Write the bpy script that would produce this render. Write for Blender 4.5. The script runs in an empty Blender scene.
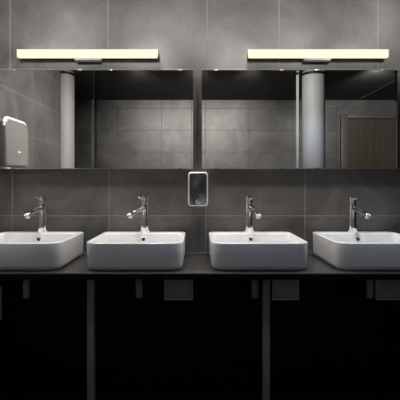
import bpy, bmesh, math, random
from mathutils import Vector, Matrix

# ------------------------------------------------------------------ camera, world, light, exposure
S = bpy.context.scene
COL = S.collection
EYE = 1.29                      # camera height
CAM_Y = -2.55                   # distance of the camera to the tiled front wall (y = 0)
cam_d = bpy.data.cameras.new('camera')
cam = bpy.data.objects.new('camera', cam_d)
COL.objects.link(cam)
cam.location = (0, CAM_Y, EYE)
cam.rotation_euler = (math.pi / 2, 0, 0)
cam_d.sensor_width = 36
cam_d.lens = 36 * 414 / 400
cam_d.shift_x = 3 / 400
cam_d.shift_y = -18 / 400
cam_d.clip_start = 0.02
S.camera = cam

S.view_settings.view_transform = 'Standard'
S.view_settings.look = 'None'
S.view_settings.gamma = 1
S.view_settings.use_curve_mapping = False
S.view_settings.exposure = 1.3

world = bpy.data.worlds.new('world')
S.world = world
world.use_nodes = True
world.node_tree.nodes['Background'].inputs[0].default_value = (0.6, 0.7, 1, 1)
world.node_tree.nodes['Background'].inputs[1].default_value = 0.02

BAR_STRENGTH = .43
CEIL = 2.415
BACK_Y = -3.18


def spot(x, y, target, power, angle, color=(1, .96, .9), size=.05, blend=1.0, z=CEIL - .03):
    """one added spot light below the ceiling, without a fixture"""
    d = bpy.data.lights.new('added_spot', 'SPOT')  # unseen light, added to brighten walls, basins and columns
    d.energy = power
    d.color = color
    d.spot_size = math.radians(angle)
    d.spot_blend = blend
    d.shadow_soft_size = size
    o = bpy.data.objects.new('added_spot', d)
    COL.objects.link(o)
    o.location = (x, y, z)
    o.rotation_euler = (Vector(target) - Vector((x, y, z))).to_track_quat('-Z', 'Y').to_euler()
    return o


WARM, NEUTRAL, COOL = (1, .955, .905), (1, .98, .96), (.6, .74, 1)
for wx in (-1.0, -.4, .2, .8, 1.4):                 # wash the upper part of the front wall
    spot(wx, -1.15, (wx, 0, 2.36), 25, 56, WARM, .06)
for wx in (-.92, -.314, .314, .935):                # straight down on the basins
    spot(wx, -.24, (wx, -.26, .85), 17, 98, WARM)
for wx in (-.6, .0, .55):                           # wash the back wall
    spot(wx, -1.45, (wx, BACK_Y, 1.66), 40, 78, WARM)
spot(.45, -.8, (-1.34, -.85, 1.8), 92, 72, WARM)   # left side wall and its column
spot(.5, -.7, (1.2, -1.75, 2.0), 18, 60, NEUTRAL)     # right column
spot(1.0, -1.1, (1.2, -1.75, 1.3), 6, 50, COOL)  # added cool fill, low on the right column
spot(1.75, -1.5, (2.35, BACK_Y, 1.8), 32, 90, NEUTRAL)   # door
for wx, pw in ((-.7, 7), (.2, 8.5), (1.1, 12)):                           # added cool fill for the basin fronts
    spot(wx, -.95, (wx, -.5, .95), pw, 50, COOL, .06)

# ------------------------------------------------------------------ materials


def principled(name, color, rough=.5, metal=0.0, spec=.5, coat=0.0):
    m = bpy.data.materials.new(name)
    m.use_nodes = True
    b = m.node_tree.nodes['Principled BSDF']
    b.inputs['Base Color'].default_value = (*color, 1)
    b.inputs['Roughness'].default_value = rough
    b.inputs['Metallic'].default_value = metal
    b.inputs['Specular IOR Level'].default_value = spec
    b.inputs['Coat Weight'].default_value = coat
    return m


def nd(nt, typ, **kw):
    n = nt.nodes.new(typ)
    for k, v in kw.items():
        setattr(n, k, v)
    return n


def math_node(nt, op, a, b=None, c=None):
    n = nt.nodes.new('ShaderNodeMath')
    n.operation = op
    for i, v in enumerate((a, b, c)):
        if v is None:
            continue
        if isinstance(v, (int, float)):
            n.inputs[i].default_value = v
        else:
            nt.links.new(v, n.inputs[i])
    return n.outputs[0]


def mottled(name, color, amount=.25, scale=6.0, rough=.5, metal=0.0, bump=0.0, stretch=(1, 1, 1), spec=.5):
    """plain surface with a cloudy procedural variation"""
    m = principled(name, color, rough, metal, spec)
    nt = m.node_tree
    b = nt.nodes['Principled BSDF']
    tc = nd(nt, 'ShaderNodeTexCoord')
    mp = nd(nt, 'ShaderNodeMapping')
    mp.inputs['Scale'].default_value = stretch
    nt.links.new(tc.outputs['Object'], mp.inputs[0])
    nz = nd(nt, 'ShaderNodeTexNoise')
    nz.inputs['Scale'].default_value = scale
    nz.inputs['Detail'].default_value = 6
    nz.inputs['Roughness'].default_value = .6
    nt.links.new(mp.outputs[0], nz.inputs['Vector'])
    r = nd(nt, 'ShaderNodeValToRGB')
    r.color_ramp.elements[0].position = .3
    r.color_ramp.elements[1].position = .7
    r.color_ramp.elements[0].color = (*[c * (1 - amount) for c in color], 1)
    r.color_ramp.elements[1].color = (*[c * (1 + amount) for c in color], 1)
    nt.links.new(nz.outputs['Fac'], r.inputs[0])
    nt.links.new(r.outputs[0], b.inputs['Base Color'])
    if bump:
        bp = nd(nt, 'ShaderNodeBump')
        bp.inputs['Strength'].default_value = bump
        bp.inputs['Distance'].default_value = .002
        nt.links.new(nz.outputs['Fac'], bp.inputs['Height'])
        nt.links.new(bp.outputs[0], b.inputs['Normal'])
    return m


def tile_material(name, tone, grout, lines, width=.0022, rough=.42, vein=.3, axis='XZ'):
    """cement-look tile. lines: list of (axis letter, kind, data, condition)
       kind 'list' data = positions ; kind 'grid' data = (offset, pitch)
       condition = None or (axis letter, lo, hi)"""
    m = principled(name, tone, rough)
    nt = m.node_tree
    b = nt.nodes['Principled BSDF']
    tc = nd(nt, 'ShaderNodeTexCoord')
    sx = nd(nt, 'ShaderNodeSeparateXYZ')
    nt.links.new(tc.outputs['Object'], sx.inputs[0])
    total = None
    for ax, kind, data, cond in lines:
        v = sx.outputs[ax]
        if kind == 'list':
            fac = None
            for p in data:
                c = math_node(nt, 'COMPARE', v, p, width)
                fac = c if fac is None else math_node(nt, 'MAXIMUM', fac, c)
        else:
            off, pitch = data
            u = math_node(nt, 'DIVIDE', math_node(nt, 'SUBTRACT', v, off), pitch)
            f = math_node(nt, 'FRACT', math_node(nt, 'ADD', u, .5))
            d = math_node(nt, 'ABSOLUTE', math_node(nt, 'SUBTRACT', f, .5))
            fac = math_node(nt, 'LESS_THAN', d, width / pitch)
        if cond:
            w = sx.outputs[cond[0]]
            fac = math_node(nt, 'MULTIPLY', fac, math_node(nt, 'GREATER_THAN', w, cond[1]))
            fac = math_node(nt, 'MULTIPLY', fac, math_node(nt, 'LESS_THAN', w, cond[2]))
        total = fac if total is None else math_node(nt, 'MAXIMUM', total, fac)
    n1 = nd(nt, 'ShaderNodeTexNoise')
    n1.inputs['Scale'].default_value = 3.2
    n1.inputs['Detail'].default_value = 8
    n1.inputs['Roughness'].default_value = .62
    n1.inputs['Distortion'].default_value = .6
    nt.links.new(tc.outputs['Object'], n1.inputs['Vector'])
    n2 = nd(nt, 'ShaderNodeTexNoise')
    n2.inputs['Scale'].default_value = 60
    n2.inputs['Detail'].default_value = 3
    nt.links.new(tc.outputs['Object'], n2.inputs['Vector'])
    mixf = math_node(nt, 'ADD', math_node(nt, 'MULTIPLY', n1.outputs['Fac'], .8),
                     math_node(nt, 'MULTIPLY', n2.outputs['Fac'], .2))
    r = nd(nt, 'ShaderNodeValToRGB')
    r.color_ramp.elements[0].position = .38
    r.color_ramp.elements[1].position = .62
    r.color_ramp.elements[0].color = (*[c * (1 - vein) for c in tone], 1)
    r.color_ramp.elements[1].color = (*[c * (1 + vein) for c in tone], 1)
    nt.links.new(mixf, r.inputs[0])
    mx = nd(nt, 'ShaderNodeMix', data_type='RGBA')
    nt.links.new(total, mx.inputs[0])
    nt.links.new(r.outputs[0], mx.inputs[6])
    mx.inputs[7].default_value = (*grout, 1)
    nt.links.new(mx.outputs[2], b.inputs['Base Color'])
    nt.links.new(math_node(nt, 'ADD', rough, math_node(nt, 'MULTIPLY', total, .35)), b.inputs['Roughness'])
    bp = nd(nt, 'ShaderNodeBump')
    bp.inputs['Strength'].default_value = .25
    bp.inputs['Distance'].default_value = .002
    h = math_node(nt, 'SUBTRACT', math_node(nt, 'MULTIPLY', mixf, .5), total)
    nt.links.new(h, bp.inputs['Height'])
    nt.links.new(bp.outputs[0], b.inputs['Normal'])
    return m


TILE = (.118, .1125, .1085)
GROUT = (.29, .28, .265)
M = {}
M['front_tile'] = tile_material('front wall tile', TILE, GROUT, [
    ('X', 'list', (-1.138, -.541, .055, .665, 1.265, 1.865, 2.465), ('Z', -.1, 1.68)),
    ('X', 'list', (-1.151, -.548, .062, .505, 1.114, 1.714, 2.314), ('Z', 1.68, 3)),
    ('Z', 'list', (.18, .78, 1.082, 1.985), None)])
M['left_tile'] = tile_material('side wall tile', TILE, GROUT, [
    ('Y', 'grid', (-.88, .6), None), ('Z', 'grid', (.455, .3), None)])
M['back_tile'] = tile_material('back wall tile', TILE, (.03, .028, .026), [
    ('X', 'grid', (-.486, .6), None), ('Z', 'grid', (.5, .3), None)])
M['floor_tile'] = tile_material('floor tile', (.03, .03, .031), (.02, .02, .02), [
    ('X', 'grid', (.1, .6), None), ('Y', 'grid', (-.2, .6), None)], rough=.5)
M['ceiling'] = mottled('dark ceiling paint', (.065, .065, .066), .1, 4, .8)
M['plaster'] = mottled('white column paint', (.62, .61, .6), .04, 3, .55, bump=.05)
M['black_edge_and_shade'] = mottled('black edge and painted shade', (.006, .006, .0065), .2, 8, .55, spec=.2)  # black front edge; on the back panel the black stands in for shade
M['counter'] = mottled('black stone worktop', (.03, .028, .026), .35, 45, .42)
M['ceramic'] = principled('white glazed ceramic', (.8, .795, .79), .2, 0, .5, .1)
M['chrome'] = principled('chrome', (.93, .93, .94), .1, 1)
M['steel'] = mottled('brushed steel', (.42, .42, .42), .1, 30, .32, 1, stretch=(1, 1, .05))
M['dark_reflect_steel'] = mottled('steel with dark reflection tint', (.2, .2, .205), .1, 30, .3, 1, stretch=(1, 1, .05))  # soap cover: reflection of the dark room put into the colour
M['bright_steel'] = principled('polished steel edge', (.8, .8, .8), .3, 1)
M['white_plastic'] = principled('white plastic', (.82, .82, .8), .35)
M['dark_plastic'] = principled('dark plastic', (.012, .012, .012), .4)
M['mirror'] = principled('silvered mirror', (.86, .87, .86), .012, 1)
M['mirror_edge'] = principled('mirror edge', (.35, .38, .37), .25, .2)
M['aluminium'] = mottled('satin aluminium', (.62, .61, .6), .06, 20, .35, 1)
M['grey_paint'] = mottled('grey painted metal', (.28, .28, .29), .12, 10, .5)
M['hatch'] = mottled('grey hatch paint', (.72, .7, .67), .1, 10, .6)
M['hatch_edge'] = mottled('hatch frame paint', (.85, .83, .8), .1, 10, .5)
M['bracket'] = mottled('light grey lacquer', (.65, .65, .65), .05, 20, .5)
M['end_cap'] = principled('translucent amber end cap', (.75, .6, .4), .4)
M['trap'] = mottled('light grey trap plastic', (.5, .5, .51), .08, 20, .4)
M['satin'] = principled('pale rim reflection finish', (.8, .79, .78), .35, .15)  # soap housing: bright rim reflection put into the pale colour
M['cover_grey'] = mottled('grey dispenser cover', (.21, .206, .198), .06, 12, .35)
M['silicone'] = principled('grey sealant', (.2, .195, .19), .5)


def wood(name, a, b_):
    m = principled(name, a, .5)
    nt = m.node_tree
    b = nt.nodes['Principled BSDF']
    tc = nd(nt, 'ShaderNodeTexCoord')
    mp = nd(nt, 'ShaderNodeMapping')
    mp.inputs['Scale'].default_value = (30, 30, 1.2)
    nt.links.new(tc.outputs['Object'], mp.inputs[0])
    nz = nd(nt, 'ShaderNodeTexNoise')
    nz.inputs['Scale'].default_value = 1.5
    nz.inputs['Detail'].default_value = 6
    nt.links.new(mp.outputs[0], nz.inputs['Vector'])
    r = nd(nt, 'ShaderNodeValToRGB')
    r.color_ramp.elements[0].position = .3
    r.color_ramp.elements[1].position = .7
    r.color_ramp.elements[0].color = (*a, 1)
    r.color_ramp.elements[1].color = (*b_, 1)
    nt.links.new(nz.outputs['Fac'], r.inputs[0])
    nt.links.new(r.outputs[0], b.inputs['Base Color'])
    return m


M['door_wood'] = wood('dark oak door', (.055, .042, .032), (.095, .073, .056))
M['frame_wood'] = wood('door frame wood', (.095, .08, .066), (.13, .108, .09))

lamp = bpy.data.materials.new('opal lamp diffuser')
lamp.use_nodes = True
lamp.node_tree.nodes.clear()
em = lamp.node_tree.nodes.new('ShaderNodeEmission')
em.inputs[0].default_value = (1, .945, .73, 1)
em.inputs[1].default_value = BAR_STRENGTH
out = lamp.node_tree.nodes.new('ShaderNodeOutputMaterial')
lamp.node_tree.links.new(em.outputs[0], out.inputs[0])
M['lamp'] = lamp

# ------------------------------------------------------------------ mesh helpers


def finish(name, bm, mat, parent=None, smooth=True, angle=35):
    bmesh.ops.recalc_face_normals(bm, faces=bm.faces)
    me = bpy.data.meshes.new(name)
    bm.to_mesh(me)
    bm.free()
    me.materials.append(mat)
    if smooth:
        me.shade_smooth()
        me.set_sharp_from_angle(angle=math.radians(angle))
    o = bpy.data.objects.new(name, me)
    COL.objects.link(o)
    if parent:
        o.parent = parent
    return o


def thing(name, label, cat, loc=(0, 0, 0), group=None, rz=0):
    o = bpy.data.objects.new(name, None)
    o.empty_display_size = .05
    COL.objects.link(o)
    o.location = loc
    o.rotation_euler = (0, 0, rz)
    o['label'] = label
    o['category'] = cat
    if group:
        o['group'] = group
    return o


def structure(o, label=None):
    o['kind'] = 'structure'
    if label:
        o['label'] = label
    return o


def add_box(bm, x0, x1, y0, y1, z0, z1, bevel=0, seg=2):
    r = bmesh.ops.create_cube(bm, size=1)
    vs = r['verts']
    for v in vs:
        v.co = Vector((x0 + (v.co.x + .5) * (x1 - x0), y0 + (v.co.y + .5) * (y1 - y0), z0 + (v.co.z + .5) * (z1 - z0)))
    if bevel:
        es = list({e for v in vs for e in v.link_edges})
        bmesh.ops.bevel(bm, geom=es, offset=bevel, segments=seg, profile=.5, affect='EDGES')


def box(name, x0, x1, y0, y1, z0, z1, mat, parent=None, bevel=0, seg=2):
    bm = bmesh.new()
    add_box(bm, x0, x1, y0, y1, z0, z1, bevel, seg)
    return finish(name, bm, mat, parent, smooth=bevel > 0)


def loft(bm, loops, cap0=True, cap1=True):
    rings = [[bm.verts.new(p) for p in lp] for lp in loops]
    n = len(rings[0])
    for a, b in zip(rings, rings[1:]):
        for i in range(n):
            j = (i + 1) % n
            bm.faces.new((a[i], a[j], b[j], b[i]))
    if cap0:
        bm.faces.new(rings[0][::-1])
    if cap1:
        bm.faces.new(rings[-1])
    return rings


def circle(c, r, n=24, axis='Z', sx=1, sy=1):
    pts = []
    for i in range(n):
        a = 2 * math.pi * i / n
        u, v = r * sx * math.cos(a), r * sy * math.sin(a)
        if axis == 'Z':
            pts.append(Vector((c[0] + u, c[1] + v, c[2])))
        elif axis == 'Y':
            pts.append(Vector((c[0] + u, c[1], c[2] + v)))
        else:
            pts.append(Vector((c[0], c[1] + u, c[2] + v)))
    return pts


def lathe(bm, c, prof, n=24, axis='Z'):
    loops = []
    for r, h in prof:
        if axis == 'Z':
            loops.append(circle((c[0], c[1], c[2] + h), r, n, axis))
        elif axis == 'Y':
            loops.append(circle((c[0], c[1] + h, c[2]), r, n, axis))
        else:
            loops.append(circle((c[0] + h, c[1], c[2]), r, n, axis))
    loft(bm, loops)


def tube(bm, pts, radii, n=14, flat=1.0):
    pts = [Vector(p) for p in pts]
    if isinstance(radii, (int, float)):
        radii = [radii] * len(pts)
    loops = []
    for i, p in enumerate(pts):
        t = (pts[min(i + 1, len(pts) - 1)] - pts[max(i - 1, 0)]).normalized()
        up = Vector((0, 0, 1)) if abs(t.z) < .95 else Vector((1, 0, 0))
        s = t.cross(up).normalized()
        u = s.cross(t).normalized()
        loops.append([p + s * radii[i] * math.cos(2 * math.pi * k / n) + u * radii[i] * flat * math.sin(2 * math.pi * k / n)
                      for k in range(n)])
    loft(bm, loops)


def rrect(hw, y0, y1, rf, rb, z, k=8):
    """rounded rectangle: half width hw, front edge y0, back edge y1, front radius rf, back radius rb"""
    pts = []
    for cx, cy, r, a0 in ((hw - rf, y0 + rf, rf, -90), (hw - rb, y1 - rb, rb, 0),
                          (-hw + rb, y1 - rb, rb, 90), (-hw + rf, y0 + rf, rf, 180)):
        for i in range(k + 1):
            a = math.radians(a0 + 90 * i / k)
            pts.append(Vector((cx + r * math.cos(a), cy + r * math.sin(a), z)))
    return pts


def copy_tree(o, parent=None):
    c = o.copy()
    COL.objects.link(c)
    if parent:
        c.parent = parent
    for ch in [x for x in o.children]:
        copy_tree(ch, c)
    return c


# ------------------------------------------------------------------ the room
LX, RX, BY = -1.345, 3.2, BACK_Y
WT = .12
structure(box('floor', -2.6, RX, BY, 0, -.1, 0, M['floor_tile']))
structure(box('ceiling', -2.6 - WT, RX + WT, BY - WT, WT, CEIL, CEIL + .1, M['ceiling']))
structure(box('wall_front', -2.6, RX, 0, WT, 0, CEIL, M['front_tile']))
structure(box('wall_back', -2.6, RX, BY - WT, BY, 0, CEIL, M['back_tile']))
structure(box('wall_left', LX - .2, LX, -1.585, 0, 0, CEIL, M['left_tile']))
structure(box('wall_alcove', -2.6 - WT, -2.6, BY, 0, 0, CEIL, M['left_tile']))
structure(box('wall_right', RX, RX + WT, BY, 0, 0, CEIL, M['left_tile']))
structure(box('trim_1', 2.19, 2.205, BY + .12, -.3, CEIL - .006, CEIL, M['aluminium']))

# door in the back wall (seen in the mirror)
door = bpy.data.objects.new('door_1', None)
COL.objects.link(door)
door.location = (2.465, BY, 0)
structure(door)
bm = bmesh.new()
add_box(bm, -.505, -.412, 0, .05, 0, 2.215, .004)
add_box(bm, .48, .56, 0, .05, 0, 2.215, .004)
add_box(bm, -.412, .48, 0, .05, 2.155, 2.215, .004)
finish('door_frame', bm, M['frame_wood'], door)
box('door_leaf', -.409, .477, 0.002, .014, .005, 2.151, M['door_wood'], door)


def column(x, y, r, label):
    bm = bmesh.new()
    lathe(bm, (0, 0, 0), [(r, 0), (r, CEIL)], 48)
    o = finish('column', bm, M['plaster'])
    o.location = (x, y, 0)
    o['label'] = label
    bm = bmesh.new()
    lathe(bm, (0, 0, 0), [(r + .001, 2.376), (r + .006, 2.378), (r + .006, 2.401), (r + .001, 2.403)], 48)
    finish('ring', bm, M['dark_plastic'], o)
    structure(o)
    return o


column(1.196, -1.75, .1155, 'round white column in front of the wooden door, seen in the mirror')
column(-1.378, -1.75, .1155, 'round white column at the end of the left tiled wall, seen in the mirror')

# ------------------------------------------------------------------ vanity counter
COUNTER = .85
C_FRONT = -.555
CX0, CX1 = LX, 1.75
counter = thing('vanity_counter', 'long black stone vanity counter carrying the four white basins', 'counter', (0, 0, 0))
box('worktop', CX0, CX1, C_FRONT, -.001, COUNTER - .028, COUNTER, M['counter'], counter, .002)
structure(box('trim_3', CX0, CX1, -.006, 0, COUNTER + .0005, COUNTER + .005, M['silicone']))
structure(box('trim_2', CX0, CX1, -.02, 0, 0, COUNTER - .03, M['black_edge_and_shade']))  # near-black colour puts the under-counter shade into this panel
box('front_edge', CX0, CX1, C_FRONT - .004, C_FRONT, COUNTER - .031, COUNTER - .004, M['black_edge_and_shade'], counter)
for lx in (-.5275, .344):
    bm = bmesh.new()
    add_box(bm, lx - .018, lx + .018, -.5, -.464, .012, COUNTER - .029, .003)
    lg = finish('leg', bm, M['grey_paint'], counter)
    bm = bmesh.new()
    lathe(bm, (lx, -.48, 0), [(.024, 0), (.024, .008), (.012, .012)], 20)
    finish('foot', bm, M['dark_plastic'], lg)

# inspection hatches on the back panel, below the counter
hatches = [(-.112, .57, .175, .16, 'square grey inspection hatch below the counter, right of the second basin trap'),
           (.54, .57, .165, .16, 'square grey inspection hatch below the counter, right of the support leg'),
           (1.19, .57, .2, .16, 'square grey inspection hatch below the counter under the rightmost basin'),
           (-1.26, .45, .135, .205, 'grey inspection hatch below the counter in the far left corner')]
for hx, hz, hw, hh, lab in hatches:
    h = thing('inspection_hatch', lab, 'hatch', (hx, -.02, hz), 'inspection hatches below the counter')
    bm = bmesh.new()
    t = .014
    add_box(bm, -hw / 2, hw / 2, -.008, 0, 0, t, .001)
    add_box(bm, -hw / 2, hw / 2, -.008, 0, hh - t, hh, .001)
    add_box(bm, -hw / 2, -hw / 2 + t, -.008, 0, t, hh - t, .001)
    add_box(bm, hw / 2 - t, hw / 2, -.008, 0, t, hh - t, .001)
    finish('hatch_frame', bm, M['hatch_edge'], h)
    box('hatch_cover', -hw / 2 + t + .002, hw / 2 - t - .002, -.006, 0, t + .002, hh - t - .002, M['hatch'], h, .001)

# ------------------------------------------------------------------ basins
BW, BD, BH = .2455, .482, .139        # half width, depth, height
B_BACK = -.03


def make_basin(label):
    root = thing('basin', label, 'basin', (0, 0, COUNTER), 'white basins on the counter')
    f, b = -BD, 0.0               # front and back edge (object space: back edge at y=0)
    L = []
    L.append(rrect(BW - .022, f + .022, b - .012, .052, .035, 0.0))
    L.append(rrect(BW - .012, f + .012, b - .008, .061, .036, .003))
    L.append(rrect(BW - .006, f + .006, b - .004, .067, .038, .011))
    L.append(rrect(BW - .003, f + .003, b - .002, .07, .039, .024))
    L.append(rrect(BW - .001, f + .001, b, .072, .040, .09))
    L.append(rrect(BW, f, b, .073, .040, BH - .006))
    L.append(rrect(BW - .001, f + .001, b - .001, .072, .039, BH - .002))
    L.append(rrect(BW - .005, f + .005, b - .004, .068, .037, BH))
    ib = b - .092                 # inner back edge, behind it the tap deck
    L.append(rrect(BW - .018, f + .019, ib + .003, .056, .030, BH))
    L.append(rrect(BW - .021, f + .022, ib, .054, .028, BH - .002))
    L.append(rrect(BW - .023, f + .024, ib - .002, .053, .028, BH - .006))
    L.append(rrect(BW - .030, f + .031, ib - .007, .054, .028, BH - .05))
    L.append(rrect(BW - .038, f + .038, ib - .016, .055, .030, BH - .09))
    L.append(rrect(BW - .055, f + .055, ib - .030, .050, .030, BH - .103))
    L.append(rrect(BW - .09, f + .09, ib - .065, .040, .030, BH - .109))
    bm = bmesh.new()
    loft(bm, L)
    finish('bowl', bm, M['ceramic'], root, angle=50)
    # overflow ring on the inner back wall
    bm = bmesh.new()
    oz = BH - .034
    oy = ib - .0045
    lathe(bm, (0, oy, oz), [(.0145, 0), (.0145, -.003), (.013, -.0045), (.0112, -.0045), (.0112, -.001)], 24, 'Y')
    rg = finish('overflow_ring', bm, M['chrome'], root)
    bm = bmesh.new()
    lathe(bm, (0, oy - .0012, oz), [(.011, 0), (.011, -.0006)], 20, 'Y')
    finish('overflow_hole', bm, M['dark_plastic'], rg)
    # drain
    bm = bmesh.new()
    dy = (f + ib) / 2
    lathe(bm, (0, dy, BH - .109), [(.032, 0), (.032, .002), (.03, .004), (.024, .004), (.022, .009), (.012, .012)], 28)
    finish('drain', bm, M['chrome'], root)
    return root


basin_x = (-.926, -.314, .315, .94)
tap_x = (-.919, -.31, .311, .926)
basin_labels = ['white rounded basin on the black counter, %s' % s for s in (
    'leftmost, beside the left tiled wall', 'just left of the soap dispenser',
    'just right of the soap dispenser', 'rightmost, below the mirrored door')]
b0 = make_basin(basin_labels[0])
for i, x in enumerate(basin_x):
    o = b0 if i == 0 else copy_tree(b0)
    o.location = (x, B_BACK, COUNTER)
    o['label'] = basin_labels[i]

# ------------------------------------------------------------------ taps
TAP_Y = B_BACK - .055


def make_tap():
    root = thing('tap', '', 'tap', (0, 0, COUNTER + BH), 'chrome taps on the basins')
    bm = bmesh.new()
    lathe(bm, (0, 0, 0), [(.0285, 0), (.0292, .003), (.0225, .06), (.022, .066), (.022, .168),
                          (.0205, .171)], 32)
    finish('body', bm, M['chrome'], root)
    # spout: leaves the body, rises a touch, droops to the aerator (object -y is forward)
    bm = bmesh.new()
    P = [(0, -.008, .142), (0, -.03, .143), (0, -.065, .138), (0, -.1, .129), (0, -.13, .119), (0, -.147, .112)]
    tube(bm, P, [.0185, .0175, .016, .0155, .015, .014], 18, .85)
    sp = finish('spout', bm, M['chrome'], root)
    bm = bmesh.new()
    lathe(bm, (0, -.137, .096), [(.011, 0), (.012, .002), (.0128, .012), (.0128, .018)], 20)
    finish('aerator', bm, M['bright_steel'], sp)
    # handle: cap with a pin lever
    bm = bmesh.new()
    lathe(bm, (0, 0, .174), [(.0185, -.0035), (.0185, 0), (.0228, .001), (.0228, .036), (.0205, .041), (.013, .043)], 32)
    hd = finish('handle', bm, M['chrome'], root)
    bm = bmesh.new()
    tube(bm, [(0, -.014, .2), (0, -.03, .204), (0, -.055, .211)], [.0055, .005, .0045], 12)
    finish('lever', bm, M['chrome'], hd)
    return root


tap_labels = ['chrome mixer tap standing on the %s' % s for s in (
    'leftmost basin beside the left wall', 'basin just left of the soap dispenser',
    'basin just right of the soap dispenser', 'rightmost basin')]
t0 = make_tap()
for i, (x, rz) in enumerate(zip(tap_x, (-15, -30, 14, 14))):
    o = t0 if i == 0 else copy_tree(t0)
    o.location = (x, TAP_Y, COUNTER + BH)
    o.rotation_euler = (0, 0, math.radians(rz))
    o['label'] = tap_labels[i]

# ------------------------------------------------------------------ bottle traps below the basins


def make_trap():
    root = thing('bottle_trap', '', 'drain trap', (0, 0, 0), 'bottle traps below the basins')
    bm = bmesh.new()
    lathe(bm, (0, 0, 0), [(.011, .66), (.0165, .663), (.0185, .672), (.0185, .72), (.0165, .726)], 24)
    cup = finish('trap_cup', bm, M['trap'], root)
    bm = bmesh.new()
    lathe(bm, (0, 0, 0), [(.021, .722), (.021, .742), (.018, .745)], 10)
    finish('nut', bm, M['trap'], root)
    bm = bmesh.new()
    lathe(bm, (0, 0, 0), [(.0155, .742), (.0155, COUNTER - .029)], 20)
    finish('tailpiece', bm, M['trap'], root)
    bm = bmesh.new()
    tube(bm, [(0, .012, .765), (0, .06, .765), (0, .25, .757)], .013, 14)
    finish('waste_pipe', bm, M['grey_paint'], root)
    return root


trap_labels = ['grey bottle trap hanging under the %s' % s for s in (
    'leftmost basin', 'basin just left of the soap dispenser', 'basin just right of the soap dispenser', 'rightmost basin')]
p0 = make_trap()
for i, x in enumerate(basin_x):
    o = p0 if i == 0 else copy_tree(p0)
    o.location = (x, -.30, 0)
    o['label'] = trap_labels[i]

# ------------------------------------------------------------------ mirrors
MZ0, MZ1 = 1.374, 1.972
M_FACE = -.025
BEV, BANG = .016, math.radians(1.7)


def make_mirror(x0, x1, clips, label):
    cx = (x0 + x1) / 2
    root = thing('wall_mirror', label, 'mirror', (cx, 0, MZ0), 'bevelled mirrors above the basins')
    a, b, h = x0 - cx, x1 - cx, MZ1 - MZ0
    d = BEV * math.tan(BANG)
    bm = bmesh.new()
    back, edge = -.019, M_FACE + d
    r0 = [bm.verts.new(p) for p in ((a, back, 0), (b, back, 0), (b, back, h), (a, back, h))]
    r1 = [bm.verts.new(p) for p in ((a, edge, 0), (b, edge, 0), (b, edge, h), (a, edge, h))]
    r2 = [bm.verts.new(p) for p in ((a + BEV, M_FACE, 0), (b - BEV, M_FACE, 0), (b - BEV, M_FACE, h), (a + BEV, M_FACE, h))]
    bm.faces.new(r0)
    for p, q in ((r0, r1), (r1, r2)):
        for i in range(4):
            j = (i + 1) % 4
            bm.faces.new((p[i], p[j], q[j], q[i]))
    bm.faces.new(r2)
    o = finish('mirror_glass', bm, M['mirror'], root, smooth=False)
    o.data.materials.append(M['mirror_edge'])
    for f in o.data.polygons:
        if abs(f.normal.y) < .5 or f.normal.y > .5:
            f.material_index = 1
    box('backing_board', a + .03, b - .03, -.0188, -.001, .03, h - .03, M['grey_paint'], root)
    box('bottom_rail', a, b, M_FACE + .001, -.012, -.0045, -.0002, M['bright_steel'], root)
    for px in clips:
        c = (px - 197) / 164 - cx
        for z0, z1 in ((-.005, .003), (h - .003, h + .005)):
            bm = bmesh.new()
            add_box(bm, c - .013, c + .013, M_FACE - .003, M_FACE - .0002, z0, z1, .001)
            finish('mirror_clip', bm, M['steel'], root)
    return root


make_mirror(-1.222, -.6275, (13, 80), 'frameless mirror above the leftmost basin, showing a paper towel dispenser')
make_mirror(-.6255, -.024, (110, 180), 'frameless mirror left of the narrow tiled gap, showing the far tiled wall')
make_mirror(.030, .621, (216, 282), 'frameless mirror right of the narrow tiled gap, showing the far tiled wall')
make_mirror(.623, 1.223, (317, 383), 'frameless mirror above the rightmost basin, showing a column and wooden door')

# ------------------------------------------------------------------ bar lamps


def make_bar(label):
    root = thing('bar_lamp', label, 'lamp', (0, 0, 2.0655), 'bar lamps above the mirrors')
    W, H = .4245, .0245
    box('diffuser', -W + .004, W - .004, -.056, -.034, -H, H, M['lamp'], root, .0015)
    box('housing', -W, W, -.034, -.016, -H + .002, H - .002, M['aluminium'], root, .001)
    for s in (-1, 1):
        x0, x1 = sorted((s * (W - .004), s * W))
        box('end_cap', x0, x1, -.057, -.034, -H, H, M['end_cap'], root, .001)
    bm = bmesh.new()
    add_box(bm, -.079, .079, -.05, -.0002, -H - .0135, -H - .002, .001)
    add_box(bm, -.079, .079, -.0155, -.0002, -H - .002, .015, .001)
    finish('wall_bracket', bm, M['bracket'], root)
    return root


l0 = make_bar('slim bar lamp with glowing warm white diffuser, on the left above two mirrors')
l0.location.x = (87.3 - 197) / 166
l1 = copy_tree(l0)
l1.location.x = (318.5 - 197) / 166
l1['label'] = 'slim bar lamp with glowing warm white diffuser, on the right above the column reflection'

# ------------------------------------------------------------------ soap dispenser
sd = thing('soap_dispenser', 'small rounded steel soap dispenser on the tiled wall under the gap between mirrors', 'soap dispenser',
           (.006, 0, EYE - .1445))


def rrect_xz(hw, z0, z1, r, y, k=6, bottom_r=None):
    pts = rrect(hw, z0, z1, bottom_r if bottom_r is not None else r, r, 0, k)
    return [Vector((p.x, y, p.y)) for p in pts]


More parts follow.
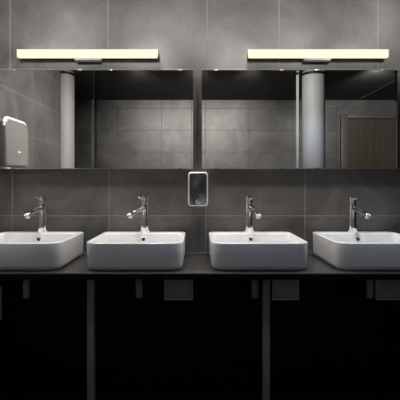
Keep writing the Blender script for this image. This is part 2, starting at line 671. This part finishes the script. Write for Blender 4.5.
SW, SH = .0595, .205
bm = bmesh.new()
loft(bm, [rrect_xz(SW, 0, SH, .02, -.001), rrect_xz(SW, 0, SH, .02, -.083), rrect_xz(SW - .003, .003, SH - .003, .018, -.09),
          rrect_xz(SW - .007, .007, SH - .007, .015, -.095)])
finish('housing', bm, M['satin'], sd)
bm = bmesh.new()
loft(bm, [rrect_xz(SW - .0085, .0085, SH - .0085, .0135, -.0955), rrect_xz(SW - .0085, .0085, SH - .0085, .0135, -.0975),
          rrect_xz(SW - .010, .010, SH - .010, .0125, -.0985)])
finish('front_cover', bm, M['dark_reflect_steel'], sd)
box('level_window', -.006, .006, -.1005, -.0985, .05, .064, M['dark_plastic'], sd, .001)
bm = bmesh.new()
lathe(bm, (0, -.0985, .026), [(.0125, 0), (.0125, -.006), (.010, -.008), (.007, -.008), (.006, -.005)], 24, 'Y')
finish('push_button', bm, M['chrome'], sd)

# ------------------------------------------------------------------ towel dispenser on the left wall (seen in the mirror)
td = thing('towel_dispenser', 'grey paper towel dispenser on the left tiled wall, seen in the mirror', 'towel dispenser',
           (LX - .001, -.345, EYE + .075))
# object x = away from the wall, y = along the wall


def rr_yz(hw, z0, z1, rb, rt, x, k=6):
    pts = rrect(hw, z0, z1, rb, rt, 0, k)
    return [Vector((x, p.x, p.y)) for p in pts]


TH = .345
bm = bmesh.new()
loft(bm, [rr_yz(.172, .02, TH - .004, .012, .05, .001), rr_yz(.172, .02, TH - .004, .012, .05, .076)])
finish('housing', bm, M['grey_paint'], td)
bm = bmesh.new()
loft(bm, [rr_yz(.175, .035, TH, .012, .055, .0765), rr_yz(.175, .035, TH, .012, .055, .1),
          rr_yz(.172, .038, TH - .003, .012, .054, .11), rr_yz(.166, .044, TH - .009, .012, .05, .116)])
finish('front_cover', bm, M['cover_grey'], td)
# white tube standing in for the lit edge over the cover top
R_ = .055
path = [(.097, -.176, .22)]
for k in range(7):
    a_ = math.radians(180 - 15 * k)
    path.append((.097, -.175 + R_ + R_ * math.cos(a_), TH - R_ + R_ * math.sin(a_)))
for k in range(7):
    a_ = math.radians(90 - 15 * k)
    path.append((.097, .175 - R_ + R_ * math.cos(a_), TH - R_ + R_ * math.sin(a_)))
bm = bmesh.new()
tube(bm, path, [.004, .008] + [.0125] * 12 + [.012], 12)
finish('top_edge_highlight', bm, M['white_plastic'], td)
bm = bmesh.new()
loft(bm, [[Vector((.1155, p.x - .02, p.y)) for p in rrect(.022, .125, .137, .0055, .0055, 0, 4)],
          [Vector((.1185, p.x - .02, p.y)) for p in rrect(.022, .125, .137, .0055, .0055, 0, 4)]])
finish('level_window', bm, M['white_plastic'], td)
bm = bmesh.new()
add_box(bm, .005, .113, -.155, .155, .0, .02, .006)
finish('paper_tray', bm, M['white_plastic'], td)
